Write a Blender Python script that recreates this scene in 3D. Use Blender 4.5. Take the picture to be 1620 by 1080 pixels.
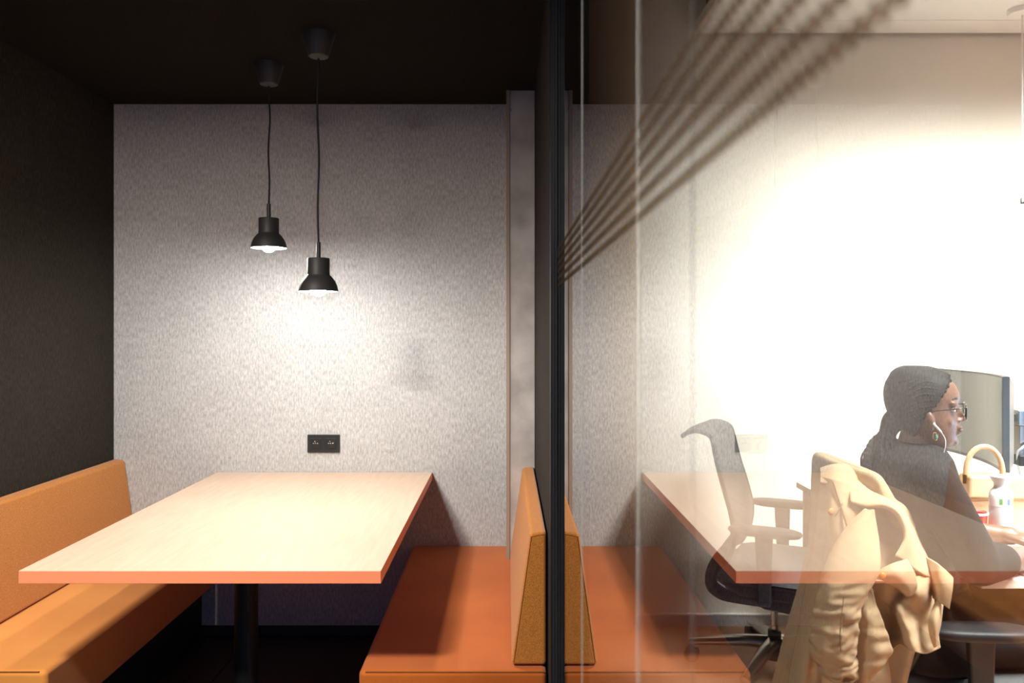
import bpy, math, random
from mathutils import Vector, Matrix, noise as mnoise

# ------------------------------------------------------------------ clear, camera, world, light, exposure
for o in list(bpy.data.objects):
    bpy.data.objects.remove(o)
scene = bpy.context.scene
C = scene.collection
PI = math.pi
random.seed(7)

FPX, VX, VY, EYE = 1260.0, 802.0, 520.0, 1.375      # focal length and vanishing point in a 1620x1080 frame; eye height
cam_d = bpy.data.cameras.new('camera')
cam_d.sensor_width = 36.0
cam_d.lens = FPX / 1620 * 36
cam_d.shift_x = (810 - VX) / 1620
cam_d.shift_y = (VY - 540) / 1620
cam_d.clip_start = 0.01
cam_d.dof.use_dof = True
cam_d.dof.focus_distance = 2.75
cam_d.dof.aperture_fstop = 4.5
cam = bpy.data.objects.new('camera', cam_d)
C.objects.link(cam)
cam.location = (0, 0, EYE)
cam.rotation_euler = (PI / 2, 0, 0)
scene.camera = cam

world = bpy.data.worlds.new('world')
scene.world = world
world.use_nodes = True
world.node_tree.nodes['Background'].inputs['Color'].default_value = (0.15, 0.44, 1.0, 1)
world.node_tree.nodes['Background'].inputs['Strength'].default_value = 0.46

def area_light(name, loc, size, size_y, power, color, rot=(0, 0, 0), spread=PI):
    d = bpy.data.lights.new(name, 'AREA')
    d.shape = 'RECTANGLE'; d.size = size; d.size_y = size_y
    d.energy = power; d.color = color; d.spread = spread
    o = bpy.data.objects.new(name, d); C.objects.link(o)
    o.location = loc; o.rotation_euler = rot
    return o
# ceiling luminaire of the corridor, then unseen lights added to brighten the office
area_light('corridor_ceiling_light', (-1.2, 0.70, 2.37), 0.22, 0.22, 95, (1.0, 0.90, 0.80))
area_light('office_added_light_near', (2.2, 1.3, 2.70), 1.0, 0.5, 82, (0.97, 1.0, 0.98), spread=math.radians(105))  # added to light coat and person from above
area_light('office_added_light_mid', (1.75, 1.75, 2.70), 0.5, 0.5, 44, (0.97, 1.0, 0.98), spread=math.radians(85))  # added to lift the lower part of the office wall
area_light('office_added_wall_light', (2.1, 2.25, 2.66), 2.4, 0.25, 70, (0.99, 1.0, 0.95), rot=(math.radians(38), 0, 0), spread=math.radians(88))  # added to brighten the office back wall

vs = scene.view_settings
vs.view_transform = 'Standard'; vs.look = 'None'
vs.exposure = 0.35; vs.gamma = 1.0; vs.use_curve_mapping = False
scene.cycles.max_bounces = 10
scene.cycles.diffuse_bounces = 4
scene.cycles.glossy_bounces = 8
scene.cycles.transparent_max_bounces = 24
scene.cycles.caustics_reflective = False
scene.cycles.caustics_refractive = False
scene.cycles.sample_clamp_indirect = 6.0

def W(px, py, d):
    """point at depth d that the photograph shows at px, py"""
    return Vector(((px - VX) * d / FPX, d, EYE - (py - VY) * d / FPX))

# ------------------------------------------------------------------ materials
MATS = {}
def srgb(r, g, b):
    f = lambda c: (c / 255 / 12.92) if c / 255 <= 0.04045 else ((c / 255 + 0.055) / 1.055) ** 2.4
    return (f(r), f(g), f(b), 1)

def mat(name, col, rough=0.5, metal=0.0, spec=0.5, emit=None, estr=0.0, alpha=None, sheen=0.0,
        noise=None, bump=0.0, coords='Object', scale=(1, 1, 1), noise_scale=40, detail=6, col2=None, ramp=(0.3, 0.7),
        coat=0.0, trans=0.0):
    m = bpy.data.materials.new(name); m.use_nodes = True
    nt = m.node_tree; b = nt.nodes['Principled BSDF']
    b.inputs['Base Color'].default_value = col
    b.inputs['Roughness'].default_value = rough
    b.inputs['Metallic'].default_value = metal
    b.inputs['Specular IOR Level'].default_value = spec
    b.inputs['Sheen Weight'].default_value = sheen
    b.inputs['Coat Weight'].default_value = coat
    b.inputs['Transmission Weight'].default_value = trans
    if emit is not None:
        b.inputs['Emission Color'].default_value = emit
        b.inputs['Emission Strength'].default_value = estr
    if alpha is not None:
        b.inputs['Alpha'].default_value = alpha
    if col2 is not None or bump:
        tc = nt.nodes.new('ShaderNodeTexCoord')
        mp = nt.nodes.new('ShaderNodeMapping'); mp.inputs['Scale'].default_value = scale
        nz = nt.nodes.new('ShaderNodeTexNoise')
        nz.inputs['Scale'].default_value = noise_scale; nz.inputs['Detail'].default_value = detail
        nt.links.new(tc.outputs[coords], mp.inputs['Vector']); nt.links.new(mp.outputs['Vector'], nz.inputs['Vector'])
        if col2 is not None:
            rp = nt.nodes.new('ShaderNodeValToRGB')
            rp.color_ramp.elements[0].position = ramp[0]; rp.color_ramp.elements[1].position = ramp[1]
            rp.color_ramp.elements[0].color = col; rp.color_ramp.elements[1].color = col2
            nt.links.new(nz.outputs['Fac'], rp.inputs['Fac']); nt.links.new(rp.outputs['Color'], b.inputs['Base Color'])
        if bump:
            bp = nt.nodes.new('ShaderNodeBump'); bp.inputs['Strength'].default_value = bump; bp.inputs['Distance'].default_value = 0.004
            nt.links.new(nz.outputs['Fac'], bp.inputs['Height']); nt.links.new(bp.outputs['Normal'], b.inputs['Normal'])
    MATS[name] = m
    return m

def felt_mat(name, dark, light, bump=0.35, sheen=0.0):
    """pressed wool felt: short mostly upright fibres over a cloudy ground"""
    m = bpy.data.materials.new(name); m.use_nodes = True
    nt = m.node_tree; b = nt.nodes['Principled BSDF']; L = nt.links.new
    b.inputs['Roughness'].default_value = 0.95; b.inputs['Specular IOR Level'].default_value = 0.1
    b.inputs['Sheen Weight'].default_value = sheen
    tc = nt.nodes.new('ShaderNodeTexCoord')
    def nz(scale, s, d):
        mp = nt.nodes.new('ShaderNodeMapping'); mp.inputs['Scale'].default_value = scale
        n = nt.nodes.new('ShaderNodeTexNoise'); n.inputs['Scale'].default_value = s; n.inputs['Detail'].default_value = d
        n.inputs['Roughness'].default_value = 0.65
        L(tc.outputs['Object'], mp.inputs['Vector']); L(mp.outputs['Vector'], n.inputs['Vector'])
        return n
    fib = nz((1, 1, 0.28), 150, 5); cloud = nz((1, 1, 0.8), 9, 4); fine = nz((1, 1, 0.6), 420, 2)
    mx = nt.nodes.new('ShaderNodeMath'); mx.operation = 'MULTIPLY_ADD'; mx.inputs[1].default_value = 0.13
    L(cloud.outputs['Fac'], mx.inputs[0]); 
    m2 = nt.nodes.new('ShaderNodeMath'); m2.operation = 'MULTIPLY_ADD'; m2.inputs[1].default_value = 0.87
    L(fib.outputs['Fac'], m2.inputs[0]); L(m2.outputs[0], mx.inputs[2])
    m3 = nt.nodes.new('ShaderNodeMath'); m3.operation = 'MULTIPLY_ADD'; m3.inputs[1].default_value = 0.25; m3.inputs[2].default_value = -0.125
    L(fine.outputs['Fac'], m3.inputs[0]); L(m3.outputs[0], m2.inputs[2])
    rp = nt.nodes.new('ShaderNodeValToRGB')
    rp.color_ramp.elements[0].position = 0.33; rp.color_ramp.elements[1].position = 0.67
    rp.color_ramp.elements[0].color = dark; rp.color_ramp.elements[1].color = light
    L(mx.outputs[0], rp.inputs['Fac']); L(rp.outputs['Color'], b.inputs['Base Color'])
    bp = nt.nodes.new('ShaderNodeBump'); bp.inputs['Strength'].default_value = bump; bp.inputs['Distance'].default_value = 0.003
    L(m2.outputs[0], bp.inputs['Height']); L(bp.outputs['Normal'], b.inputs['Normal'])
    MATS[name] = m
    return m

def glass_mat(name, k, tint):
    """architectural pane: dielectric Fresnel of both faces of the sheet, mirror reflection plus straight transmission"""
    m = bpy.data.materials.new(name); m.use_nodes = True
    nt = m.node_tree; nt.nodes.clear(); L = nt.links.new
    out = nt.nodes.new('ShaderNodeOutputMaterial')
    geo = nt.nodes.new('ShaderNodeNewGeometry')
    dot = nt.nodes.new('ShaderNodeVectorMath'); dot.operation = 'DOT_PRODUCT'
    L(geo.outputs['Normal'], dot.inputs[0]); L(geo.outputs['Incoming'], dot.inputs[1])
    def M(op, a, b=None, c=None):
        n = nt.nodes.new('ShaderNodeMath'); n.operation = op
        for i, v in enumerate((a, b, c)):
            if v is None: continue
            if isinstance(v, (int, float)): n.inputs[i].default_value = v
            else: L(v, n.inputs[i])
        return n.outputs[0]
    c = M('ABSOLUTE', dot.outputs['Value'])
    n2 = 1.52 ** 2
    g = M('SQRT', M('ADD', M('MULTIPLY', c, c), n2 - 1))
    a = M('DIVIDE', M('SUBTRACT', g, c), M('ADD', g, c))
    bnum = M('SUBTRACT', M('MULTIPLY', c, M('ADD', g, c)), 1.0)
    bden = M('ADD', M('MULTIPLY', c, M('SUBTRACT', g, c)), 1.0)
    q = M('DIVIDE', bnum, bden)
    F = M('MULTIPLY', M('MULTIPLY', M('MULTIPLY', a, a), 0.5), M('ADD', M('MULTIPLY', q, q), 1.0))
    R = M('DIVIDE', M('MULTIPLY', F, 2.0), M('ADD', F, 1.0))
    R = M('MINIMUM', M('MULTIPLY', R, k), 0.94)
    tr = nt.nodes.new('ShaderNodeBsdfTransparent'); tr.inputs['Color'].default_value = tint
    gl = nt.nodes.new('ShaderNodeBsdfGlossy'); gl.inputs['Roughness'].default_value = 0.0
    mx = nt.nodes.new('ShaderNodeMixShader')
    L(R, mx.inputs[0]); L(tr.outputs[0], mx.inputs[1]); L(gl.outputs[0], mx.inputs[2]); L(mx.outputs[0], out.inputs['Surface'])
    MATS[name] = m
    return m

def clear_mat(name, tint, mixcol=None, fac=0.0):
    m = bpy.data.materials.new(name); m.use_nodes = True
    nt = m.node_tree; nt.nodes.clear(); L = nt.links.new
    out = nt.nodes.new('ShaderNodeOutputMaterial')
    tr = nt.nodes.new('ShaderNodeBsdfTransparent'); tr.inputs['Color'].default_value = tint
    if mixcol is None:
        L(tr.outputs[0], out.inputs['Surface'])
    else:
        df = nt.nodes.new('ShaderNodeBsdfDiffuse'); df.inputs['Color'].default_value = mixcol
        mx = nt.nodes.new('ShaderNodeMixShader'); mx.inputs[0].default_value = fac
        L(tr.outputs[0], mx.inputs[1]); L(df.outputs[0], mx.inputs[2]); L(mx.outputs[0], out.inputs['Surface'])
    MATS[name] = m
    return m

felt_mat('felt_grey', (0.30, 0.303, 0.302, 1), (0.60, 0.603, 0.598, 1), 0.35, 0.05)
felt_mat('felt_charcoal', (0.0075, 0.0062, 0.0048, 1), (0.0170, 0.0142, 0.0112, 1), 0.2)
felt_mat('felt_wall_left', (0.016, 0.0135, 0.0108, 1), (0.036, 0.031, 0.0255, 1), 0.2)
felt_mat('felt_partition', (0.016, 0.013, 0.012, 1), (0.038, 0.031, 0.027, 1), 0.2)
mat('concrete', (0.36, 0.33, 0.31, 1), 0.85, spec=0.2, col2=(0.54, 0.51, 0.48, 1), noise_scale=7, detail=9, bump=0.15, ramp=(0.35, 0.68))
mat('raw_edge', (0.34, 0.27, 0.22, 1), 0.9, spec=0.1)
mat('black_paint', (0.005, 0.006, 0.007, 1), 0.55, spec=0.25)
mat('black_matte', (0.010, 0.010, 0.010, 1), 0.6)
mat('black_seal', (0.003, 0.003, 0.003, 1), 0.7)
mat('lamp_black', (0.030, 0.028, 0.027, 1), 0.55)
mat('lamp_inside', (0.55, 0.52, 0.48, 1), 0.5)
mat('bulb', (1, 1, 1, 1), 0.5, emit=(1.0, 0.965, 0.915, 1), estr=740)
mat('seat_orange', (0.40, 0.092, 0.009, 1), 0.8, spec=0.2, sheen=0.2, col2=(0.48, 0.120, 0.014, 1), noise_scale=3.2, detail=5, bump=0.05, ramp=(0.35, 0.65))
mat('seat_orange_lit', (0.62, 0.245, 0.045, 1), 0.8, spec=0.2, sheen=0.2, col2=(0.70, 0.29, 0.06, 1), noise_scale=3.2, detail=5, bump=0.05, ramp=(0.35, 0.65))  # orange seat fabric lightened: light on the left bench is in the colour
mat('back_orange', (0.36, 0.125, 0.018, 1), 0.9, spec=0.1, sheen=0.2, col2=(0.56, 0.22, 0.045, 1), noise_scale=330, detail=3, bump=0.25, ramp=(0.34, 0.66))
mat('piping_dark', (0.20, 0.06, 0.012, 1), 0.9)
mat('coral_edge', (0.86, 0.27, 0.13, 1), 0.5)
mat('oak_top', (0.63, 0.45, 0.325, 1), 0.42, spec=0.4, col2=(0.69, 0.515, 0.385, 1), scale=(9, 0.8, 1), noise_scale=7, detail=8, ramp=(0.3, 0.7))
mat('floor_dark', (0.017, 0.012, 0.009, 1), 0.5, col2=(0.032, 0.022, 0.016, 1), scale=(1, 6, 1), noise_scale=9, ramp=(0.3, 0.7))
mat('socket_black', (0.008, 0.009, 0.010, 1), 0.35)
mat('contact', (0.75, 0.72, 0.68, 1), 0.25, metal=0.9)
mat('office_wall_paint', (0.80, 0.755, 0.665, 1), 0.85, spec=0.2)
mat('office_panel', (0.56, 0.41, 0.26, 1), 0.7, col2=(0.64, 0.48, 0.32, 1), scale=(14, 14, 0.6), noise_scale=6)
mat('office_floor', (0.38, 0.20, 0.115, 1), 0.55, col2=(0.45, 0.245, 0.145, 1), scale=(1, 1, 1), noise_scale=14)
mat('office_white', (0.82, 0.82, 0.80, 1), 0.6)
mat('baseboard_grey', (0.42, 0.44, 0.46, 1), 0.4)
mat('baseboard_cap', (0.85, 0.86, 0.87, 1), 0.3)
glass_mat('glass_near_pane', 1.3, (0.975, 0.98, 0.97, 1))
glass_mat('glass_far_pane', 0.5, (0.975, 0.98, 0.97, 1))
clear_mat('glass_clear', (1, 1, 1, 1))
clear_mat('joint_clear', (0.95, 0.96, 0.95, 1), (0.75, 0.78, 0.76, 1), 0.10)
clear_mat('joint_faint', (0.97, 0.975, 0.97, 1), (0.6, 0.6, 0.58, 1), 0.10)
clear_mat('film', (0.62, 0.54, 0.46, 1), (0.05, 0.035, 0.024, 1), 0.46)
mat('mesh_fabric', (0.035, 0.036, 0.036, 1), 0.8, col2=(0.06, 0.06, 0.06, 1), noise_scale=400)
mat('chair_plastic', (0.014, 0.015, 0.017, 1), 0.42)
mat('arm_pad', (0.012, 0.012, 0.013, 1), 0.5, spec=0.22)
mat('chrome', (0.55, 0.55, 0.56, 1), 0.12, metal=1.0)
mat('aluminium', (0.42, 0.40, 0.38, 1), 0.25, metal=1.0)
mat('coat_beige', (0.42, 0.285, 0.165, 1), 0.85, spec=0.2, sheen=0.05, col2=(0.47, 0.325, 0.19, 1), noise_scale=60, bump=0.06)
mat('coat_lining', (0.34, 0.20, 0.095, 1), 0.85, spec=0.2)
mat('stitch', (0.22, 0.12, 0.05, 1), 0.9)
mat('button_amber', (0.62, 0.24, 0.05, 1), 0.25)
mat('skin', (0.14, 0.068, 0.042, 1), 0.45, spec=0.4, col2=(0.165, 0.082, 0.05, 1), noise_scale=25)
mat('hair', (0.010, 0.009, 0.008, 1), 0.65, spec=0.18, col2=(0.020, 0.018, 0.016, 1), noise_scale=160)
mat('shirt_black', (0.013, 0.012, 0.012, 1), 0.9, spec=0.15, col2=(0.024, 0.021, 0.020, 1), noise_scale=130, bump=0.1)
mat('trouser_black', (0.010, 0.010, 0.011, 1), 0.9, spec=0.15)
mat('shoe_black', (0.012, 0.011, 0.011, 1), 0.4)
mat('eye_white', (0.42, 0.38, 0.36, 1), 0.4)
mat('lip', (0.11, 0.040, 0.035, 1), 0.4)
mat('glasses_frame', (0.02, 0.015, 0.012, 1), 0.2)
mat('white_plastic', (0.85, 0.85, 0.85, 1), 0.35)
mat('gold', (0.85, 0.55, 0.18, 1), 0.2, metal=1.0)
mat('turquoise', (0.05, 0.30, 0.28, 1), 0.25)
mat('screen_glass', (0.10, 0.10, 0.095, 1), 0.28, spec=0.6)
mat('screen_lit', (0.05, 0.05, 0.05, 1), 0.3, emit=(0.42, 0.66, 1.0, 1), estr=9.0)
mat('monitor_shell', (0.03, 0.03, 0.03, 1), 0.4)
mat('monitor_silver', (0.45, 0.45, 0.44, 1), 0.35, metal=0.6)
mat('desk_top', (0.80, 0.73, 0.63, 1), 0.5, col2=(0.84, 0.77, 0.67, 1), scale=(8, 0.7, 1), noise_scale=6)
mat('desk_edge', (0.30, 0.23, 0.16, 1), 0.6)
mat('desk_panel', (0.42, 0.31, 0.20, 1), 0.6)
mat('bag_leather', (0.48, 0.30, 0.17, 1), 0.5, spec=0.4, col2=(0.53, 0.34, 0.20, 1), noise_scale=90, bump=0.08)
mat('bag_edge', (0.25, 0.12, 0.05, 1), 0.5)
mat('bottle_white', (0.86, 0.87, 0.86, 1), 0.3)
mat('bottle_body', (0.78, 0.80, 0.80, 1), 0.25)
mat('cup_red', (0.62, 0.03, 0.03, 1), 0.4)
mat('paper', (0.88, 0.88, 0.86, 1), 0.8)
mat('sticker_green', (0.15, 0.42, 0.12, 1), 0.5)
mat('sticker_blue', (0.10, 0.18, 0.48, 1), 0.5)
mat('sticker_yellow', (0.80, 0.50, 0.05, 1), 0.5)
mat('cable_grey', (0.45, 0.46, 0.48, 1), 0.5)
mat('cable_black', (0.02, 0.02, 0.02, 1), 0.5)
mat('opal', (0.9, 0.88, 0.85, 1), 0.4, emit=(1.0, 0.97, 0.93, 1), estr=30)
mat('pendant_white', (0.85, 0.82, 0.80, 1), 0.4)

# ------------------------------------------------------------------ mesh helpers
class MB:
    def __init__(s): s.v = []; s.f = []; s.mi = []
    def add(s, vs_, fs, mi=0):
        n = len(s.v); s.v += [tuple(v) for v in vs_]
        s.f += [tuple(i + n for i in f) for f in fs]; s.mi += [mi] * len(fs); return s
    def box(s, x0, x1, y0, y1, z0, z1, mi=0):
        v = [(x0, y0, z0), (x1, y0, z0), (x1, y1, z0), (x0, y1, z0), (x0, y0, z1), (x1, y0, z1), (x1, y1, z1), (x0, y1, z1)]
        return s.add(v, [(3, 2, 1, 0), (4, 5, 6, 7), (0, 1, 5, 4), (1, 2, 6, 5), (2, 3, 7, 6), (3, 0, 4, 7)], mi)
    def prism(s, poly, y0, y1, mi=0):
        """polygon in x,z extruded along y"""
        n = len(poly)
        v = [(x, y0, z) for x, z in poly] + [(x, y1, z) for x, z in poly]
        return s.add(v, [tuple(range(n)), tuple(range(2 * n - 1, n - 1, -1))] + [(i + n, (i + 1) % n + n, (i + 1) % n, i) for i in range(n)], mi)
    def tube(s, pts, rad, n=12, mi=0, flat=None):
        pts = [Vector(p) for p in pts]
        if isinstance(rad, (int, float)): rad = [rad] * len(pts)
        T = []
        for i in range(len(pts)):
            a = pts[max(0, i - 1)]; b = pts[min(len(pts) - 1, i + 1)]
            T.append((b - a).normalized())
        up = Vector((0, 0, 1)) if abs(T[0].z) < 0.9 else Vector((0, 1, 0))
        X = T[0].cross(up).normalized(); vv = []; k = 0
        rings = []
        for i, p in enumerate(pts):
            X = (X - T[i] * X.dot(T[i])).normalized(); Y = T[i].cross(X)
            rings.append([p + (X * math.cos(2 * PI * j / n) + Y * math.sin(2 * PI * j / n) * (flat or 1)) * rad[i] for j in range(n)])
        fs = []
        for r in rings: vv += r
        for i in range(len(rings) - 1):
            for j in range(n):
                fs.append((i * n + j, i * n + (j + 1) % n, (i + 1) * n + (j + 1) % n, (i + 1) * n + j))
        fs.append(tuple(range(n - 1, -1, -1))); fs.append(tuple(range((len(rings) - 1) * n, len(rings) * n)))
        return s.add(vv, fs, mi)
    def capsule(s, p0, p1, r0, r1, n=16, mi=0):
        p0, p1 = Vector(p0), Vector(p1); d = (p1 - p0).normalized()
        pts, rr = [], []
        for a in (-88, -65, -40, -20): pts.append(p0 + d * r0 * math.sin(math.radians(a))); rr.append(r0 * math.cos(math.radians(a)))
        pts.append(p0); rr.append(r0); pts.append(p1); rr.append(r1)
        for a in (20, 40, 65, 88): pts.append(p1 + d * r1 * math.sin(math.radians(a))); rr.append(r1 * math.cos(math.radians(a)))
        return s.tube(pts, rr, n, mi)
    def ell(s, c, r, n=20, m=12, mi=0, rot=None):
        vv = []; fs = []
        for i in range(m + 1):
            th = PI * i / m
            for j in range(n):
                ph = 2 * PI * j / n
                p = Vector((r[0] * math.sin(th) * math.cos(ph), r[1] * math.sin(th) * math.sin(ph), r[2] * math.cos(th)))
                if rot is not None: p = rot @ p
                vv.append(Vector(c) + p)
        for i in range(m):
            for j in range(n):
                fs.append((i * n + j, (i + 1) * n + j, (i + 1) * n + (j + 1) % n, i * n + (j + 1) % n))
        return s.add(vv, fs, mi)
    def lathe(s, prof, c=(0, 0, 0), n=32, mi=0, closed=False):
        """profile of (r, z) turned about a vertical axis through c"""
        vv = []; fs = []
        for r, z in prof:
            for j in range(n):
                a = 2 * PI * j / n
                vv.append((c[0] + max(r, 1e-5) * math.cos(a), c[1] + max(r, 1e-5) * math.sin(a), c[2] + z))
        m = len(prof)
        for i in range(m - 1 if not closed else m):
            k = (i + 1) % m
            for j in range(n):
                fs.append((i * n + j, i * n + (j + 1) % n, k * n + (j + 1) % n, k * n + j))
        if not closed:
            fs.append(tuple(range(n - 1, -1, -1))); fs.append(tuple(range((m - 1) * n, m * n)))
        return s.add(vv, fs, mi)
    def grid(s, rows, mi=0, closed=False):
        n = len(rows[0]); vv = [p for r in rows for p in r]; fs = []
        for i in range(len(rows) - 1):
            for j in range(n if closed else n - 1):
                k = (j + 1) % n
                fs.append((i * n + j, i * n + k, (i + 1) * n + k, (i + 1) * n + j))
        return s.add(vv, fs, mi)
    def build(s, name, mats, parent=None, smooth=None, bevel=0, seg=3, solid=0, sub=0, loc=None):
        me = bpy.data.meshes.new(name)
        me.from_pydata([tuple(v) for v in s.v], [], s.f)
        if not isinstance(mats, (list, tuple)): mats = [mats]
        for m in mats: me.materials.append(MATS[m])
        if len(mats) > 1: me.polygons.foreach_set('material_index', s.mi)
        me.validate(); me.update()
        import bmesh
        bm = bmesh.new(); bm.from_mesh(me)
        bmesh.ops.recalc_face_normals(bm, faces=bm.faces); bm.to_mesh(me); bm.free()
        if smooth is not None or bevel or sub:
            me.polygons.foreach_set('use_smooth', [True] * len(me.polygons))
            if smooth: me.set_sharp_from_angle(angle=math.radians(smooth))
        o = bpy.data.objects.new(name, me); C.objects.link(o)
        if parent is not None: o.parent = parent
        if loc is not None: o.location = loc
        if solid:
            md = o.modifiers.new('solid', 'SOLIDIFY'); md.thickness = solid; md.offset = 0
        if bevel:
            md = o.modifiers.new('bevel', 'BEVEL'); md.width = bevel; md.segments = seg; md.limit_method = 'ANGLE'; md.angle_limit = math.radians(35)
            md.harden_normals = True
        if sub:
            md = o.modifiers.new('sub', 'SUBSURF'); md.levels = sub; md.render_levels = sub
        return o

def tag(o, label, cat=None, group=None, kind=None):
    o['label'] = label
    if cat: o['category'] = cat
    if group: o['group'] = group
    if kind: o['kind'] = kind
    return o
def empty(name, loc=(0, 0, 0), rz=0):
    o = bpy.data.objects.new(name, None); C.objects.link(o)
    o.location = loc; o.rotation_euler = (0, 0, rz); o.empty_display_size = 0.1
    return o
def struct(o, label=None):
    o['kind'] = 'structure'
    if label: o['label'] = label
    return o
def copy_tree(o, parent=None):
    c = o.copy(); C.objects.link(c); c.parent = parent
    for ch in list(o.children): copy_tree(ch, c)
    return c
def catmull(P, n):
    """smooth polyline through the points P, n samples per span"""
    P = [Vector(p) for p in P]; out = []
    for i in range(len(P) - 1):
        p0 = P[max(i - 1, 0)]; p1 = P[i]; p2 = P[i + 1]; p3 = P[min(i + 2, len(P) - 1)]
        for k in range(n):
            t = k / n
            out.append(0.5 * ((2 * p1) + (p2 - p0) * t + (2 * p0 - 5 * p1 + 4 * p2 - p3) * t * t + (3 * p1 - p0 - 3 * p2 + p3) * t ** 3))
    out.append(P[-1]); return out
def smooth_grid(rows, n, m):
    """bicubic surface through a control grid"""
    R = [catmull(r, m) for r in rows]
    cols = [catmull([R[i][j] for i in range(len(R))], n) for j in range(len(R[0]))]
    return [[cols[j][i] for j in range(len(cols))] for i in range(len(cols[0]))]
def union(mb, name, material, voxel, smooth_it, parent=None, factor=0.5):
    """fuse overlapping solids into one continuous skin"""
    tmp = mb.build('tmp_union', material)
    r = tmp.modifiers.new('r', 'REMESH'); r.mode = 'VOXEL'; r.voxel_size = voxel; r.use_smooth_shade = True
    sm = tmp.modifiers.new('s', 'SMOOTH'); sm.iterations = smooth_it; sm.factor = factor
    dg = bpy.context.evaluated_depsgraph_get()
    me = bpy.data.meshes.new_from_object(tmp.evaluated_get(dg))
    me.name = name
    old = tmp.data
    bpy.data.objects.remove(tmp); bpy.data.meshes.remove(old)
    me.materials.clear(); me.materials.append(MATS[material])
    me.polygons.foreach_set('use_smooth', [True] * len(me.polygons))
    o = bpy.data.objects.new(name, me); C.objects.link(o)
    if parent is not None: o.parent = parent
    return o

# ------------------------------------------------------------------ structure of the booth
DB = 3.58                    # back wall of the booth
XL = -1.767                  # left wall
XP = 0.118                   # face of the partition behind the right bench
XG = 0.137                   # booth-side pane of the glazing
GAP = 0.056                  # to the second pane
YM = 2.15                    # near end of the partition = post of the glazing
ZC = EYE + 1.009             # booth ceiling

fl = struct(MB().box(-6, XG + 0.05, -3.2, DB + 0.1, -0.06, -0.004).build('floor', 'black_seal'), 'dark brown floor under the booth')
tw, tl = 0.595, 1.195
tile_me = None
for ix in range(4):
    for iy in range(2):
        x0 = XL + 0.02 + ix * 0.6; y0 = DB - 0.012 - (iy + 1) * 1.2
        x1 = min(x0 + tw, XP - 0.002)
        if x1 - x0 < 0.3: continue
        if tile_me is None or x1 - x0 < tw - 0.01:
            t = MB().box(0, x1 - x0, 0, tl, -0.004, 0).build('floor_board', 'floor_dark', fl, bevel=0.0015, seg=1)
            if tile_me is None: tile_me = t
        else:
            t = tile_me.copy(); C.objects.link(t)
        t.location = (x0, y0, 0)
struct(MB().box(XL - 0.1, XG + GAP + 0.03, DB, DB + 0.08, 0.0, ZC + 0.02).build('wall_back', 'felt_grey'), 'pale grey wool felt wall at the back of the booth')
# edge of the felt lies uneven along the floor: a black skirting strip in front of it
struct(MB().box(XL, XP, DB - 0.012, DB, 0, 0.044).build('baseboard_back', 'black_matte', bevel=0.002, seg=1), 'black skirting strip under the felt wall')
struct(MB().box(XL - 0.1, XL, 0.6, DB, 0, ZC).build('wall_left', 'felt_wall_left'), 'charcoal fabric side wall of the booth')
struct(MB().box(-6, XG + GAP + 0.03, -3.2, DB + 0.08, ZC, ZC + 0.1).build('ceiling', 'felt_charcoal'), 'charcoal ceiling over the booth')
struct(MB().box(XP, XG + GAP + 0.03, YM + 0.045, DB, 0, ZC).build('wall_right', 'felt_partition'), 'dark felt partition behind the right bench')
pil = struct(MB().box(0.012, XP, 3.37, DB, 0, ZC).build('trim_1', 'concrete', bevel=0.002, seg=1), 'raw grey pilaster in the corner of the booth')
MB().box(-0.003, 0.0125, 3.366, DB, 0, ZC).build('edge_strip', 'raw_edge', pil, bevel=0.001, seg=1)
MB().ell((0.016, 3.366, ZC - 0.085), (0.004, 0.002, 0.004), 10, 6).build('screw', 'contact', pil)

# glazing: two sheets of glass panes butt-jointed, in a black post
win = empty('window_1', (XG, YM, 0)); win.location = (0, 0, 0)
struct(win, 'double glass partition wall with butt-jointed panes')
fr = MB()
fr.box(XP, XG, YM, YM + 0.05, 0, ZC)
fr.box(XG - 0.001, XG + GAP + 0.03, YM + 0.012, YM + 0.05, 0, ZC)
frame = fr.build('frame_post', 'black_paint', win, bevel=0.0015, seg=2)
MB().box(XP + 0.006, XP + 0.009, YM - 0.0015, YM + 0.002, 0, ZC).build('groove', 'black_seal', frame)
MB().box(XG - 0.005, XG - 0.003, YM - 0.0015, YM + 0.002, 0, ZC).build('groove', 'chair_plastic', frame)
rail = MB().box(XP, XG + GAP + 0.03, -1.2, YM, ZC - 0.05, ZC).build('head_rail', 'black_paint', win)
MB().box(XP, XG + GAP + 0.03, -1.2, YM, 0, 0.05).build('floor_track', 'black_paint', win)
joints = [YM + 0.002, 1.45, 0.83, 0.20, -0.45, -1.1]
for layer, (xg, gm) in enumerate(((XG, 'glass_near_pane'), (XG + GAP, 'glass_far_pane'))):
    for a, b in zip(joints[:-1], joints[1:]):
        y1, y0 = a - 0.0015, b + 0.0015
        p = MB(); z0, z1 = 0.05, ZC - 0.05; t = 0.008
        v = [(xg, y0, z0), (xg + t, y0, z0), (xg + t, y1, z0), (xg, y1, z0), (xg, y0, z1), (xg + t, y0, z1), (xg + t, y1, z1), (xg, y1, z1)]
        p.add(v, [(3, 0, 4, 7)], 0)
        p.add(v, [(3, 2, 1, 0), (4, 5, 6, 7), (0, 1, 5, 4), (1, 2, 6, 5), (2, 3, 7, 6)], 1)
        p.build('glass_pane', [gm, 'glass_clear'], win)
    for y in joints[1:-1]:
        if y < 0.5: continue
        if layer and y > 1: continue
        MB().box(xg - 0.0015, xg + 0.0025, y - 0.007, y + 0.007, 0.05, ZC - 0.05).build('joint_strip', 'joint_faint' if layer else 'joint_clear', win, bevel=0.0006, seg=1)
film = empty('marking_film'); film.parent = win
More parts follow.
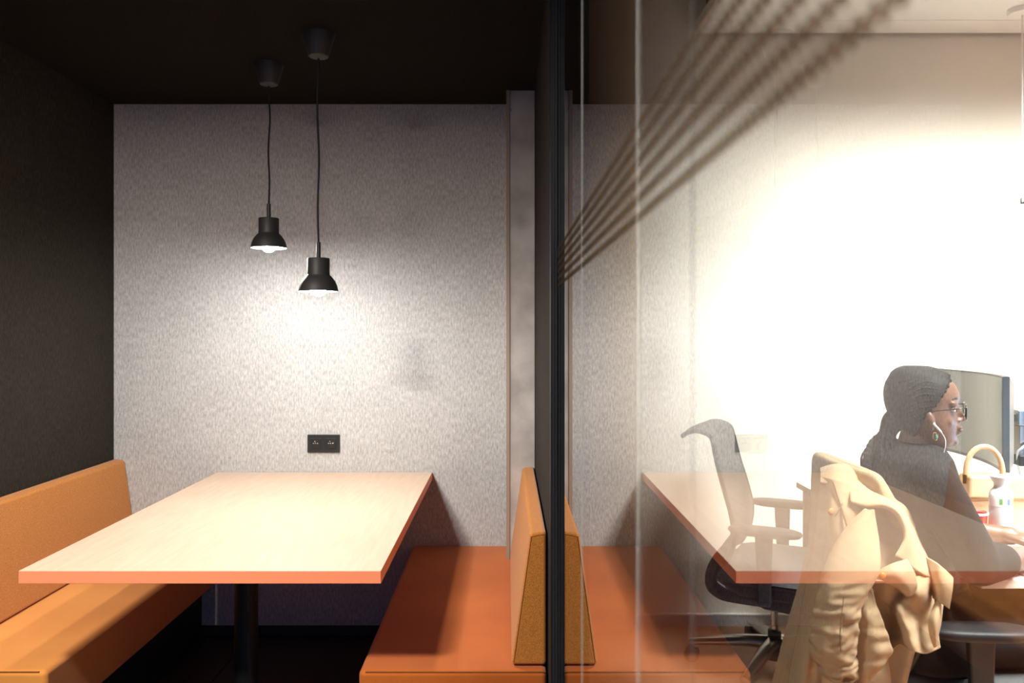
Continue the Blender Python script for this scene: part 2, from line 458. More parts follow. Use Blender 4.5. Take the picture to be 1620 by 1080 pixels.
for k in range(6):
    zc = 1.491 + k * 0.0192
    r0, r1 = [], []
    pitch = 0.0134; n = int((YM - 0.16) / pitch * 6)
    for i in range(n + 1):
        y = 0.16 + (YM - 0.002 - 0.16) * i / n
        ph = (y / pitch + 0.5 * k) * 2 * PI
        h = 0.0048 + 0.0018 * math.sin(ph); sh = 0.0012 * math.cos(ph)
        r0.append((XG - 0.0009, y, zc - h + sh)); r1.append((XG - 0.0009, y, zc + h + sh))
    MB().grid([r0, r1]).build('stripe', 'film', film)

# ------------------------------------------------------------------ structure of the office beyond the glass
DO = 3.70
ZO = 3.15
struct(MB().box(XG + 0.05, 5.2, -3.2, DO + 0.1, -0.06, 0).build('floor_office', 'office_floor'), 'reddish brown office floor')
struct(MB().box(XG + 0.05, 5.2, DO, DO + 0.1, 0, ZO).build('wall_office_back', 'office_wall_paint'), 'bright off-white office back wall')
struct(MB().box(5.1, 5.2, -3.2, DO, 0, ZO).build('wall_office_right', 'office_wall_paint'), 'off-white office side wall')
struct(MB().box(XG + 0.05, 5.2, -3.2, DO + 0.1, ZO, ZO + 0.1).build('ceiling_office', 'office_wall_paint'), 'office ceiling above the lowered panel')
struct(MB().box(XG + 0.05, XG + 0.12, -3.2, DO, ZC + 0.1, ZO).build('wall_office_left', 'office_wall_paint'), 'wall over the glazing')
struct(MB().box(XG + GAP + 0.03, 0.594, DO - 0.06, DO, 0, ZO).build('wall_office_return', 'office_panel'), 'brown panelled return of the office wall')
bb = struct(MB().box(0.594, 5.1, DO - 0.014, DO, 0, 0.05).build('baseboard_office', 'baseboard_grey'), 'grey skirting along the office wall')
MB().box(0.594, 5.1, DO - 0.017, DO, 0.05, 0.056).build('cap_strip', 'baseboard_cap', bb)
raft = empty('ceiling_panel', (2.8, 2.0, 2.74))
tag(raft, 'white lowered ceiling panel along the office back wall', 'ceiling panel')
ys = [DO - 0.02, 3.525, 2.93, 2.33, 1.73, 1.13, 0.53]
for a, b in zip(ys[:-1], ys[1:]):
    MB().box(0.876 - 2.8, 4.9 - 2.8, b + 0.0015 - 2.0, a - 0.0015 - 2.0, 0, 0.03).build('panel_board', 'office_white', raft, bevel=0.0015, seg=1)
MB().box(0.868 - 2.8, 0.876 - 2.8, 0.53 - 2.0, DO - 0.02 - 2.0, -0.002, 0.045).build('edge_trim', 'baseboard_cap', raft)
MB().box(0.9 - 2.8, 4.8 - 2.8, 0.6 - 2.0, DO - 0.1 - 2.0, 0.03, ZO - 2.74).build('suspension_core', 'black_matte', raft)

# ------------------------------------------------------------------ booth furniture
SEAT_Z = 0.403
def bench(name, x_wall, side, width, label, seat_mat):
    """side +1: back against a wall on the right (+x), -1: on the left"""
    r = tag(empty(name, (x_wall, 2.9, 0)), label, 'bench')
    X = lambda u: -side * u                       # u measured away from the wall
    y0, y1 = 2.262 - 2.9, DB - 2.9 - 0.002
    def bx(u0, u1, ya, yb, z0, z1):
        a, b = sorted((X(u0), X(u1))); return MB().box(a, b, ya, yb, z0, z1)
    seat = bx(0.004, width, y0, y1, SEAT_Z - 0.18, SEAT_Z).build('seat', seat_mat, r, bevel=0.016, seg=4)
    # welt along the front edges of the cushion
    e = 0.004
    MB().tube([(X(0.01), y0 + e, SEAT_Z - e), (X(width - 0.02), y0 + e, SEAT_Z - e)], 0.0022, 8).build('piping', 'piping_dark', seat)
    bx(0.02, width - 0.06, y0 + 0.06, y1, 0.0, SEAT_Z - 0.18).build('base', 'black_matte', r, bevel=0.003, seg=2)
    prof = [(0.004, SEAT_Z + 0.004), (0.106, SEAT_Z + 0.004), (0.052, 0.787), (0.004, 0.793)]
    poly = [(X(u), z) for u, z in prof]
    yb0 = y0 + 0.028
    back = MB().prism(poly, yb0, y1).build('backrest', 'back_orange', r, bevel=0.011, seg=4)
    # seam around the end face
    q = [(X(0.098), SEAT_Z + 0.014), (X(0.0475), 0.778), (X(0.012), 0.784)]
    MB().tube([(x, yb0 + 0.0006, z) for x, z in q], 0.0013, 8).build('piping', 'piping_dark', back)
    return r
bench('booth_bench', XP, 1, 0.54, 'orange upholstered booth bench against the dark partition, beside the glass', 'seat_orange')
bench('booth_bench', XL, -1, 0.457, 'orange upholstered booth bench along the charcoal wall on the left', 'seat_orange_lit')

TX, TY0, TY1, TZ = -0.818, 2.12, DB - 0.003, 0.731
tb = tag(empty('booth_table', (TX, 2.5, 0)), 'pale oak booth table with coral edge between the two orange benches', 'table')
MB().box(-0.4825, 0.4825, TY0 - 2.5, TY1 - 2.5, TZ - 0.034, TZ - 0.0012).build('board', 'coral_edge', tb, bevel=0.001, seg=1)
MB().box(-0.4823, 0.4823, TY0 - 2.4998, TY1 - 2.5, TZ - 0.0012, TZ).build('oak_surface', 'oak_top', tb, bevel=0.0005, seg=1)
MB().lathe([(0.036, 0.02), (0.036, TZ - 0.04)], (0, 0, 0), 40).build('post', 'black_paint', tb, smooth=40)
MB().lathe([(0.25, 0.0), (0.25, 0.008), (0.24, 0.014), (0.05, 0.022)], (0, 0, 0), 48).build('foot_plate', 'black_matte', tb, smooth=40)
MB().box(-0.16, 0.16, -0.16, 0.16, TZ - 0.042, TZ - 0.034).build('mounting_plate', 'black_matte', tb)

def pendant(px_x, y, zrim, label, sway):
    r = tag(empty('pendant_lamp', (px_x, y, 0)), label, 'pendant lamp', 'black pendant lamps over the booth table')
    z = zrim
    # shade: outer and inner walls of a dome with a cylindrical neck
    prof = [(0.067, 0.0), (0.0665, 0.006), (0.063, 0.020), (0.056, 0.036), (0.046, 0.049), (0.0385, 0.056), (0.038, 0.060), (0.038, 0.112), (0.0365, 0.114), (0.008, 0.114)]
    inner = [(0.008, 0.105), (0.034, 0.105), (0.034, 0.062), (0.042, 0.049), (0.053, 0.033), (0.0605, 0.017), (0.0645, 0.0)]
    sh = MB(); n0 = len(prof)
    sh.lathe(prof + inner, (0, 0, z), 48, closed=True)
    o = sh.build('shade', ['lamp_black', 'lamp_inside'], r, smooth=50)
    for p in o.data.polygons:                     # inside of the shade is pale
        c = p.center; rad = math.hypot(c.x, c.y); h = c.z - z
        nd = p.normal.x * c.x + p.normal.y * c.y
        p.material_index = 1 if (nd < 0 and h < 0.104) else 0
    MB().lathe([(0.0075, z + 0.112), (0.0075, z + 0.168), (0.005, z + 0.170)], (0, 0, 0), 20).build('stem', 'lamp_black', r, smooth=40)
    zb = ZC - 0.077
    pts = catmull([(sway * a, 0, z + 0.168 + (zb - z - 0.168) * t) for a, t in ((0, 0), (0.4, 0.2), (-0.3, 0.45), (0.7, 0.7), (0.2, 0.88), (0, 1))], 8)
    MB().tube(pts, 0.0036, 10).build('cord', 'black_seal', r, smooth=60)
    MB().lathe([(0.012, zb - 0.006), (0.033, zb), (0.0345, zb + 0.002), (0.0565, ZC - 0.003), (0.057, ZC)], (0, 0, 0), 40).build('ceiling_rose', 'lamp_black', r, smooth=40)
    MB().ell((0, 0, z + 0.010), (0.027, 0.027, 0.027), 20, 12).build('bulb', 'bulb', r, smooth=180)
    MB().lathe([(0.014, z + 0.036), (0.016, z + 0.104)], (0, 0, 0), 20).build('lamp_holder', 'lamp_black', r, smooth=40)
    return r
pendant(-0.646, 2.73, 1.503, 'black pendant lamp hanging lower and nearer over the table', -0.006)
pendant(-0.909, 3.04, 1.683, 'black pendant lamp hanging higher and nearer the felt wall', 0.006)

so = tag(empty('wall_socket', W(512.5, 701, DB)), 'black double socket on the grey felt wall above the table', 'socket')
so.location.y = DB - 0.0
MB().box(-0.0725, 0.0725, -0.010, -0.001, -0.04, 0.04).build('cover_plate', 'socket_black', so, bevel=0.002, seg=2)
for cx in (-0.0345, 0.0325):
    ins = MB()
    ins.box(cx - 0.024, cx + 0.024, -0.0125, -0.009, -0.023, 0.024)
    io = ins.build('insert', 'socket_black', so, bevel=0.001, seg=1)
    ring = MB(); n = 28; a = []; b = []; c = []
    for j in range(n):
        t = 2 * PI * j / n; a.append((cx + 0.0205 * math.cos(t), -0.0135, 0.0205 * math.sin(t))); b.append((cx + 0.0185 * math.cos(t), -0.0135, 0.0185 * math.sin(t))); c.append((cx + 0.0185 * math.cos(t), -0.0125, 0.0185 * math.sin(t)))
    ring.grid([a, b, c], closed=True).build('socket_ring', 'black_seal', io)
    for dx, dz in ((-0.009, 0.002), (0, 0.002), (0.009, 0.002), (-0.003, 0.011)):
        MB().ell((cx + dx, -0.0135, dz), (0.0026, 0.0015, 0.0026), 10, 6).build('contact_pin', 'contact', io)

# ------------------------------------------------------------------ office furniture
def office_chair(loc, rz, label, base_ang, hook=1.0):
    r = tag(empty('office_chair', loc, rz), label, 'chair', 'black office chairs at the desk')
    prof = catmull([(-0.240 - 0.105 * hook, 0, 0.942), (-0.240 - 0.083 * hook, 0, 0.962), (-0.240 - 0.045 * hook, 0, 0.972), (-0.240, 0, 0.952), (-0.228, 0, 0.890), (-0.212, 0, 0.820), (-0.190, 0, 0.745), (-0.167, 0, 0.664), (-0.155, 0, 0.588), (-0.168, 0, 0.512), (-0.20, 0, 0.455)], 4)
    n = len(prof); rows = []; edgeL = []; edgeR = []
    for i, p in enumerate(prof):
        t = i / (n - 1)
        hw = 0.175 + 0.045 * math.sin(min(1, t * 1.25) * PI / 2) - 0.05 * max(0, t - 0.75) * 4
        if t < 0.12: hw *= 0.80 + 0.20 * (t / 0.12) ** 0.5
        bend = 0.035 * (0.25 + 0.75 * min(1, t / 0.4))
        row = [(p.x + bend * (v / 8.0) ** 2, hw * v / 8.0, p.z) for v in range(-8, 9)]
        rows.append(row); edgeL.append(row[0]); edgeR.append(row[-1])
    back = MB().grid(rows).build('backrest', 'mesh_fabric', r, smooth=180, solid=0.014)
    MB().tube(edgeL, 0.0095, 10).build('back_frame', 'chair_plastic', back, smooth=60)
    MB().tube(edgeR, 0.0095, 10).build('back_frame', 'chair_plastic', back, smooth=60)
    MB().tube(rows[0], 0.009, 10).build('top_rail', 'chair_plastic', back, smooth=60)
    for s in (-1, 1):                             # lower loops that carry the back
        pts = catmull([(-0.165, s * 0.135, 0.50), (-0.205, s * 0.12, 0.445), (-0.228, s * 0.10, 0.390), (-0.232, s * 0.085, 0.340), (-0.200, s * 0.08, 0.312), (-0.15, s * 0.085, 0.306), (-0.02, s * 0.07, 0.300)], 5)
        MB().tube(pts, 0.027, 12, flat=0.9).build('back_support', 'chair_plastic', r, smooth=60)
    # seat cushion: domed pad over a thin shell
    rows = []
    for i in range(13):
        u = i / 12; x = -0.19 + 0.46 * u; row = []
        for j in range(13):
            v = j / 6 - 1
            edge = max(0, 1 - abs(v) ** 4) * max(0.0, 1 - (2 * abs(u - 0.5)) ** 5)
            row.append((x + 0.02 * (1 - abs(v)) * (1 if u > 0.5 else 0), 0.24 * v * (1 - 0.12 * (2 * u - 1) ** 4), 0.415 + 0.062 * edge ** 0.45 - (0.03 * max(0, u - 0.75) * 4)))
        rows.append(row)
    top = MB().grid(rows)
    top.grid([[(p[0], p[1], 0.385 if 0 < j < 12 else p[2] - 0.006) for j, p in enumerate(row)] for row in rows])
    top.build('seat', 'mesh_fabric', r, smooth=60)
    MB().prism([(-0.17, 0.395), (0.24, 0.395), (0.22, 0.372), (0.12, 0.345), (-0.10, 0.345), (-0.16, 0.372)], -0.205, 0.205).build('seat_shell', 'chair_plastic', r, bevel=0.012)
    MB().prism([(-0.09, 0.35), (0.16, 0.35), (0.12, 0.30), (0.07, 0.262), (-0.03, 0.268), (-0.10, 0.31)], -0.085, 0.085).build('mechanism', 'chair_plastic', r, bevel=0.01)
    for s in (-1, 1):
        pad = []
        for i in range(25):
            a = 2 * PI * i / 24; cx = math.copysign(abs(math.cos(a)) ** 0.7, math.cos(a)); sy = math.copysign(abs(math.sin(a)) ** 0.8, math.sin(a))
            pad.append((cx, sy))
        mb = MB(); rr = []
        for zz, k in ((-0.013, 0.80), (-0.010, 0.93), (0, 1.0), (0.008, 0.97), (0.013, 0.86), (0.0145, 0.6), (0.015, 0.2)):
            rr.append([(0.0 + 0.135 * k * c, s * 0.268 + 0.048 * k * d, 0.620 + zz) for c, d in pad[:-1]])
        mb.grid(rr, closed=True); nn = 24; mb.add(rr[0], [tuple(range(nn))]); mb.add(rr[-1], [tuple(range(nn))])
        ar = mb.build('arm_pad', 'arm_pad', r, smooth=50)
        MB().prism([(-0.035, 0.608), (0.030, 0.608), (0.022, 0.36), (-0.022, 0.36)], s * 0.268 - 0.012, s * 0.268 + 0.012).build('arm_post', 'chair_plastic', r, bevel=0.006)
        MB().box(-0.022, 0.022, min(s * 0.15, s * 0.278), max(s * 0.15, s * 0.278), 0.345, 0.368).build('arm_bracket', 'chair_plastic', r, bevel=0.004)
    MB().lathe([(0.014, 0.11), (0.014, 0.28)], (0, 0, 0), 20).build('gas_lift', 'chrome', r, smooth=40)
    MB().lathe([(0.040, 0.055), (0.042, 0.09), (0.036, 0.115), (0.026, 0.125), (0.026, 0.165), (0.018, 0.17)], (0, 0, 0), 24).build('hub', 'chair_plastic', r, smooth=40)
    for k in range(5):
        a = base_ang - rz + k * 2 * PI / 5
        d = Vector((math.cos(a), math.sin(a), 0))
        leg = MB().tube([d * 0.02 + Vector((0, 0, 0.118)), d * 0.12 + Vector((0, 0, 0.112)), d * 0.30 + Vector((0, 0, 0.086)), d * 0.335 + Vector((0, 0, 0.080))], [0.032, 0.029, 0.021, 0.018], 12, flat=0.8).build('base_leg', 'aluminium', r, smooth=60)
        c = d * 0.325; perp = Vector((-d.y, d.x, 0))
        cm = MB()
        for s in (-1, 1):
            ctr = c + perp * 0.014 * s + Vector((0, 0, 0.030))
            cm.tube([ctr - perp * 0.009, ctr - perp * 0.008, ctr + perp * 0.008, ctr + perp * 0.009], [0.026, 0.030, 0.030, 0.026], 20)
        cm.tube([c + Vector((0, 0, 0.03)), c + Vector((0, 0, 0.085))], 0.006, 8)
        cm.build('caster', 'chair_plastic', leg, smooth=40)
    return r
office_chair((1.075, 3.2, 0), math.radians(-26), 'empty black mesh office chair at the far desk place near the wall', math.radians(161))
CHX, CHY = 1.20, 2.25
office_chair((CHX, CHY, 0), math.radians(-4), 'black office chair under the beige trench coat and the seated person', math.radians(200), 0.1)

# desk
dk = tag(empty('desk', (1.222, 2.7, 0)), 'long pale wooden office desk with bag and monitor on it', 'desk')
MB().box(0, 0.95, 2.05 - 2.7, 3.36 - 2.7, 0.706, 0.73).build('desk_top', 'desk_top', dk, bevel=0.002, seg=2)
MB().box(-0.002, 0.002, 2.052 - 2.7, 3.358 - 2.7, 0.7065, 0.7295).build('edge_band', 'desk_edge', dk)
MB().box(0.012, 0.92, 3.30 - 2.7, 3.325 - 2.7, 0, 0.706).build('end_panel', 'desk_panel', dk, bevel=0.002, seg=1)
MB().box(0.66, 0.92, 2.08 - 2.7, 2.10 - 2.7, 0, 0.706).build('end_panel', 'desk_panel', dk, bevel=0.002, seg=1)
MB().box(0.90, 0.918, 2.10 - 2.7, 3.30 - 2.7, 0.30, 0.706).build('modesty_panel', 'desk_panel', dk)

def curved_monitor(loc, rz, w, z0, z1, lit, label, group):
    """faces local -x, width along local y, concave"""
    r = tag(empty('monitor', loc, rz), label, 'monitor', group)
    R = 1.0; n = 20
    def ring(off, inset, za, zb):
        lo, hi = [], []
        for i in range(n + 1):
            y = -(w / 2 - inset) + (w - 2 * inset) * i / n
            x = off + R * (math.cos(w / 2 / R) - math.cos(y / R)) * -1
            lo.append((x, y, za)); hi.append((x, y, zb))
        return lo, hi
    fl_, fh = ring(0, 0, z0, z1); bl, bh = ring(0.022, 0, z0, z1)
    MB().grid([fl_, fh, bh, bl, fl_]).add([fl_[0], fh[0], bh[0], bl[0]], [(0, 1, 2, 3)]).add([fl_[-1], fh[-1], bh[-1], bl[-1]], [(0, 1, 2, 3)]).build('housing', 'monitor_shell', r, smooth=40)
    a, b = ring(-0.0012, 0.006, z0 + 0.012, z1 - 0.006)
    MB().grid([a, b]).build('screen', 'screen_lit' if lit else 'screen_glass', r, smooth=180)
    a, b = ring(0.0225, 0.0, z0, z1); c, d = ring(0.046, 0.05, z0 + 0.03, z1 - 0.03)
    MB().grid([a, c, d, b]).add([a[0], c[0], d[0], b[0]], [(0, 1, 2, 3)]).add([a[-1], c[-1], d[-1], b[-1]], [(0, 1, 2, 3)]).build('rear_cover', 'monitor_silver', r, smooth=40)
    return r
pN, pF = Vector((1.712, 2.75, 0)), Vector((1.787, 3.35, 0))
mid = (pN + pF) / 2; ang = math.atan2(pF.y - pN.y, pF.x - pN.x) - PI / 2
m1 = curved_monitor((mid.x, mid.y, 0), ang, 0.605, 0.876, 1.21, False, 'curved dark computer monitor facing the empty office chair', 'computer monitors on the desk')
# support arm with cables
MB().tube([(0.20, -0.12, 0.73), (0.20, -0.12, 1.06)], 0.018, 16).build('arm_pole', 'aluminium', m1, smooth=40)
MB().lathe([(0.055, 0.73), (0.055, 0.738), (0.02, 0.742)], (0.20, -0.12, 0), 24).build('arm_foot', 'aluminium', m1, smooth=40)
am = MB(); am.box(0.10, 0.155, -0.20, -0.14, 1.03, 1.085); am.box(0.105, 0.145, -0.195, -0.150, 0.915, 1.03)
am.build('arm_bracket', 'aluminium', m1, bevel=0.004, seg=2)
MB().box(0.10, 0.15, -0.205, -0.15, 0.885, 0.925).build('arm_joint', 'chair_plastic', m1, bevel=0.006, seg=2)
MB().box(0.085, 0.15, -0.16, 0.02, 1.04, 1.07).build('arm_link', 'aluminium', m1, bevel=0.004)
MB().box(0.046, 0.09, -0.05, 0.05, 0.99, 1.09).build('mount_plate', 'chair_plastic', m1, bevel=0.003)
MB().box(0.10, 0.20, -0.15, -0.10, 1.03, 1.06).build('arm_link', 'aluminium', m1, bevel=0.004)
MB().tube(catmull([(0.12, -0.2, 1.06), (0.16, -0.21, 1.04), (0.155, -0.21, 0.99), (0.11, -0.21, 0.955), (0.10, -0.19, 0.92), (0.14, -0.15, 0.80), (0.2, -0.1, 0.735)], 6), 0.004, 8).build('cable', 'cable_grey', m1, smooth=60)
MB().tube(catmull([(0.15, -0.2, 1.0), (0.19, -0.2, 0.965), (0.25, -0.19, 0.94), (0.3, -0.15, 0.85), (0.3, -0.1, 0.735)], 6), 0.004, 8).build('cable', 'cable_black', m1, smooth=60)
MB().tube(catmull([(0.14, -0.2, 0.905), (0.2, -0.2, 0.895), (0.26, -0.18, 0.915), (0.33, -0.12, 0.88), (0.34, -0.05, 0.735)], 6), 0.0035, 8).build('cable', 'cable_black', m1, smooth=60)
m2 = curved_monitor((1.93, 2.28, 0), math.radians(4), 0.605, 0.84, 1.18, True, 'lit computer monitor that the seated person faces', 'computer monitors on the desk')
MB().tube([(0.10, 0, 0.74), (0.10, 0, 1.0)], 0.018, 16).build('stand_pole', 'aluminium', m2, smooth=40)
MB().box(0.0, 0.2, -0.12, 0.12, 0.73, 0.742).build('stand_foot', 'aluminium', m2, bevel=0.003)
MB().box(0.04, 0.11, -0.04, 0.04, 0.96, 1.04).build('mount_plate', 'chair_plastic', m2, bevel=0.003)

# handbag
bag = tag(empty('handbag', (1.565, 2.56, 0.73), math.radians(-6)), 'beige leather handbag standing on the desk behind the white bottle', 'handbag')
def bag_shell(w0, w1, d0, d1, h, z=0.0):
    v = [(-w0, -d0, z), (w0, -d0, z), (w0, d0, z), (-w0, d0, z), (-w1, -d1, z + h), (w1, -d1, z + h), (w1, d1, z + h), (-w1, d1, z + h)]
    return MB().add(v, [(3, 2, 1, 0), (4, 5, 6, 7), (0, 1, 5, 4), (1, 2, 6, 5), (2, 3, 7, 6), (3, 0, 4, 7)])
bag_shell(0.108, 0.092, 0.055, 0.035, 0.160, 0.004).build('body', 'bag_leather', bag, bevel=0.008)
fl2 = bag_shell(0.098, 0.090, 0.052, 0.040, 0.072, 0.106).build('flap', 'bag_leather', bag, bevel=0.010)
MB().box(-0.097, 0.097, -0.053, -0.0515, 0.104, 0.107).build('flap_edge', 'bag_edge', fl2)
hd = []
for i in range(17):
    a = PI * i / 16
    hd.append((-0.035 - 0.056 * math.cos(a), -0.012, 0.170 + 0.098 * math.sin(a) ** 0.8))
MB().tube(hd, 0.0085, 12).build('handle', 'bag_leather', bag, smooth=60)
for s in (-1, 1):
    MB().tube([(-0.035 + s * 0.056, -0.012, 0.150), (-0.035 + s * 0.056, -0.012, 0.178)], 0.010, 12).build('handle_ring', 'gold', bag, smooth=60)
MB().box(-0.012, 0.006, -0.060, -0.050, 0.098, 0.124).build('clasp', 'gold', bag, bevel=0.002)

# bottle
bo = tag(empty('drink_bottle', (1.513, 2.44, 0.73)), 'white drink bottle standing in front of the beige handbag', 'bottle')
MB().lathe([(0.030, 0.0), (0.0325, 0.004), (0.0325, 0.098), (0.0325, 0.104)], (0, 0, 0), 36).build('body', 'bottle_body', bo, smooth=40)
cp = MB().lathe([(0.0328, 0.1045), (0.0328, 0.136), (0.029, 0.150), (0.0205, 0.158), (0.0195, 0.164), (0.0195, 0.172), (0.030, 0.190), (0.031, 0.194), (0.030, 0.195), (0.02, 0.185)], (0, 0, 0), 36).build('cup_lid', 'bottle_white', bo, smooth=40)
for nm, a, m_ in (('sticker', -2.1, 'sticker_green'), ('sticker', -1.45, 'sticker_blue'), ('sticker', -0.85, 'sticker_yellow')):
    g = [[(0.0333 * math.cos(a + da), 0.0333 * math.sin(a + da), z) for da in (-0.13, 0, 0.13)] for z in (0.112, 0.130)]
    MB().grid(g).build(nm, m_, cp)
cu = tag(empty('paper_cup', (1.440, 2.45, 0.73)), 'red paper cup with white rim half hidden by the arm', 'cup')
MB().lathe([(0.026, 0.0), (0.034, 0.078), (0.033, 0.078), (0.025, 0.004)], (0, 0, 0), 32, closed=True).build('cup_body', 'cup_red', cu, smooth=50)
MB().lathe([(0.0335, 0.076), (0.0365, 0.078), (0.0365, 0.083), (0.0335, 0.084)], (0, 0, 0), 32, closed=True).build('rim', 'paper', cu, smooth=50)
MB().lathe([(0.0, 0.003), (0.0255, 0.003), (0.0255, 0.006), (0.0, 0.006)], (0, 0, 0), 32).build('cup_floor', 'paper', cu, smooth=50)
nb = tag(empty('notebook', (1.47, 2.16, 0.73), math.radians(8)), 'open white notebook under the resting hand', 'notebook')
for s in (-1, 1):
    rows = []
    for i in range(9):
        u = i / 8; rows.append([(s * (0.002 + 0.13 * u), y, 0.004 + 0.008 * math.sin(u * PI) ** 0.7) for y in (-0.09, 0, 0.09)])
    MB().grid(rows).build('page', 'paper', nb, smooth=180, solid=0.003)
MB().box(-0.135, 0.135, -0.093, 0.093, 0.0, 0.002).build('cover', 'desk_edge', nb)

# office pendant
op = tag(empty('pendant_lamp', (2.20, 3.40, 0)), 'white pendant lamp with white cord hanging over the office desk', 'pendant lamp')
MB().lathe([(0.058, 2.74), (0.058, 2.728), (0.052, 2.718), (0.01, 2.712)], (0, 0, 0), 36).build('ceiling_rose', 'pendant_white', op, smooth=40)
MB().tube([(0, 0, 2.715), (0, 0, 1.90)], 0.0035, 8).build('cord', 'pendant_white', op, smooth=60)
MB().lathe([(0.007, 1.935), (0.010, 1.93), (0.010, 1.905), (0.018, 1.90)], (0, 0, 0), 16).build('cord_grip', 'chrome', op, smooth=40)
MB().lathe([(0.012, 1.905), (0.022, 1.895), (0.030, 1.875), (0.040, 1.85), (0.052, 1.83), (0.055, 1.80), (0.050, 1.775), (0.052, 1.83), (0.028, 1.870), (0.010, 1.89)][:7], (0, 0, 0), 36).build('shade', 'opal', op, smooth=50)

# ------------------------------------------------------------------ person
PD = 2.25
def H(px, py, dy=0.0):
    s = PD / FPX
    return Vector(((px - VX) * s, PD + dy, EYE - (py - VY) * s))
S = PD / FPX
head_lv = [(584, 1466, 1432, .020), (588, 1482, 1421, .043), (596, 1499, 1411, .060), (606, 1510, 1405, .069), (618, 1516, 1402, .074), (628, 1518, 1402, .0755),
           (636, 1515, 1403, .076), (644, 1512, 1405, .0755), (652, 1513, 1408, .074), (660, 1514, 1413, .072), (668, 1515, 1420, .069), (676, 1515, 1428, .065),
           (684, 1513, 1436, .060), (692, 1513, 1446, .053), (699, 1510, 1458, .044), (704, 1503, 1470, .031), (707, 1494, 1477, .014)]
def head_rows(grow=0.0, n=40):
    rows = []
    for py, f, b, hw in head_lv:
        cx = (f + b) / 2; hx = (f - b) / 2 * S + grow; row = []
        for j in range(n):
            a = 2 * PI * j / n; ca, sa = math.cos(a), math.sin(a)
            k = 1 - 0.26 * max(0, ca) ** 2
            p = H(cx, py); zz = p.z
            if grow: zz += grow * (0.9 if py < 596 else 0.0)
            row.append(Vector((p.x + hx * math.copysign(abs(ca) ** 0.9, ca), p.y + (hw + grow) * k * math.copysign(abs(sa) ** 0.92, sa), zz)))
        rows.append(row)
    return rows
_pv = H(1455, 650)
HEADM = Matrix.Translation((_pv.x, _pv.y, 0)) @ Matrix.Rotation(math.radians(-26), 4, 'Z') @ Matrix.Diagonal((.887, 1, 1, 1)) @ Matrix.Translation((-_pv.x, -_pv.y, 0))
def turn_head(o):
    o.data.transform(HEADM)
    for c_ in o.children: turn_head(c_)
body = MB()
hr = head_rows(); n = 40
body.grid(hr, closed=True); body.add(hr[0], [tuple(range(n))]); body.add(hr[-1], [tuple(range(n))])
# nose, lips, chin, brow, cheeks, ears
body.capsule(H(1513, 640), H(1521, 658), .006, .0085); body.ell(H(1522, 660), (.0085, .0095, .0075))
for s in (-1, 1): body.ell(H(1516, 662, s * .010), (.009, .0075, .006))
body.ell(H(1515.5, 672.5), (.0115, .021, .0058)); body.ell(H(1514.5, 680.5), (.0115, .019, .0068)); body.ell(H(1507, 695), (.016, .020, .014))
for s in (-1, 1):
    body.ell(H(1504, 634, s * .028), (.016, .024, .007)); body.ell(H(1496, 663, s * .034), (.019, .018, .020))
    body.ell(H(1470, 659, s * .081), (.0135, .010, .025), rot=Matrix.Rotation(-0.25, 3, 'Y'))
    body.ell(H(1472, 672, s * .075), (.006, .005, .009))
body.v = [tuple(HEADM @ Vector(v)) for v in body.v]
# neck, torso
TA = math.radians(-13)
def turn_torso(v):
    d = Vector(v) - Vector((1.15, PD, 0)); c_, s_ = math.cos(TA), math.sin(TA)
    return Vector((1.15 + d.x * c_ - d.y * s_, PD + d.x * s_ + d.y * c_, d.z))
body.capsule(H(1456, 690), H(1450, 726), .053, .060)
torso = [(.47, 1.165, .135, .185), (.56, 1.150, .130, .175), (.66, 1.138, .117, .158), (.76, 1.132, .112, .152), (.85, 1.133, .116, .160), (.92, 1.136, .116, .172), (.97, 1.140, .104, .172), (1.005, 1.146, .084, .150), (1.03, 1.152, .062, .10), (1.045, 1.155, .045, .06)]
def torso_rows(g=0.0, n=32, zmin=0.0):
    return [[turn_torso((cx + (hx + g) * math.cos(2 * PI * j / n), PD + (hy + g) * math.sin(2 * PI * j / n), z + (g if z > 1.0 else 0))) for j in range(n)] for z, cx, hx, hy in torso if z >= zmin]
tr_ = torso_rows(); body.grid(tr_, closed=True); body.add(tr_[0], [tuple(range(32))]); body.add(tr_[-1], [tuple(range(32))])
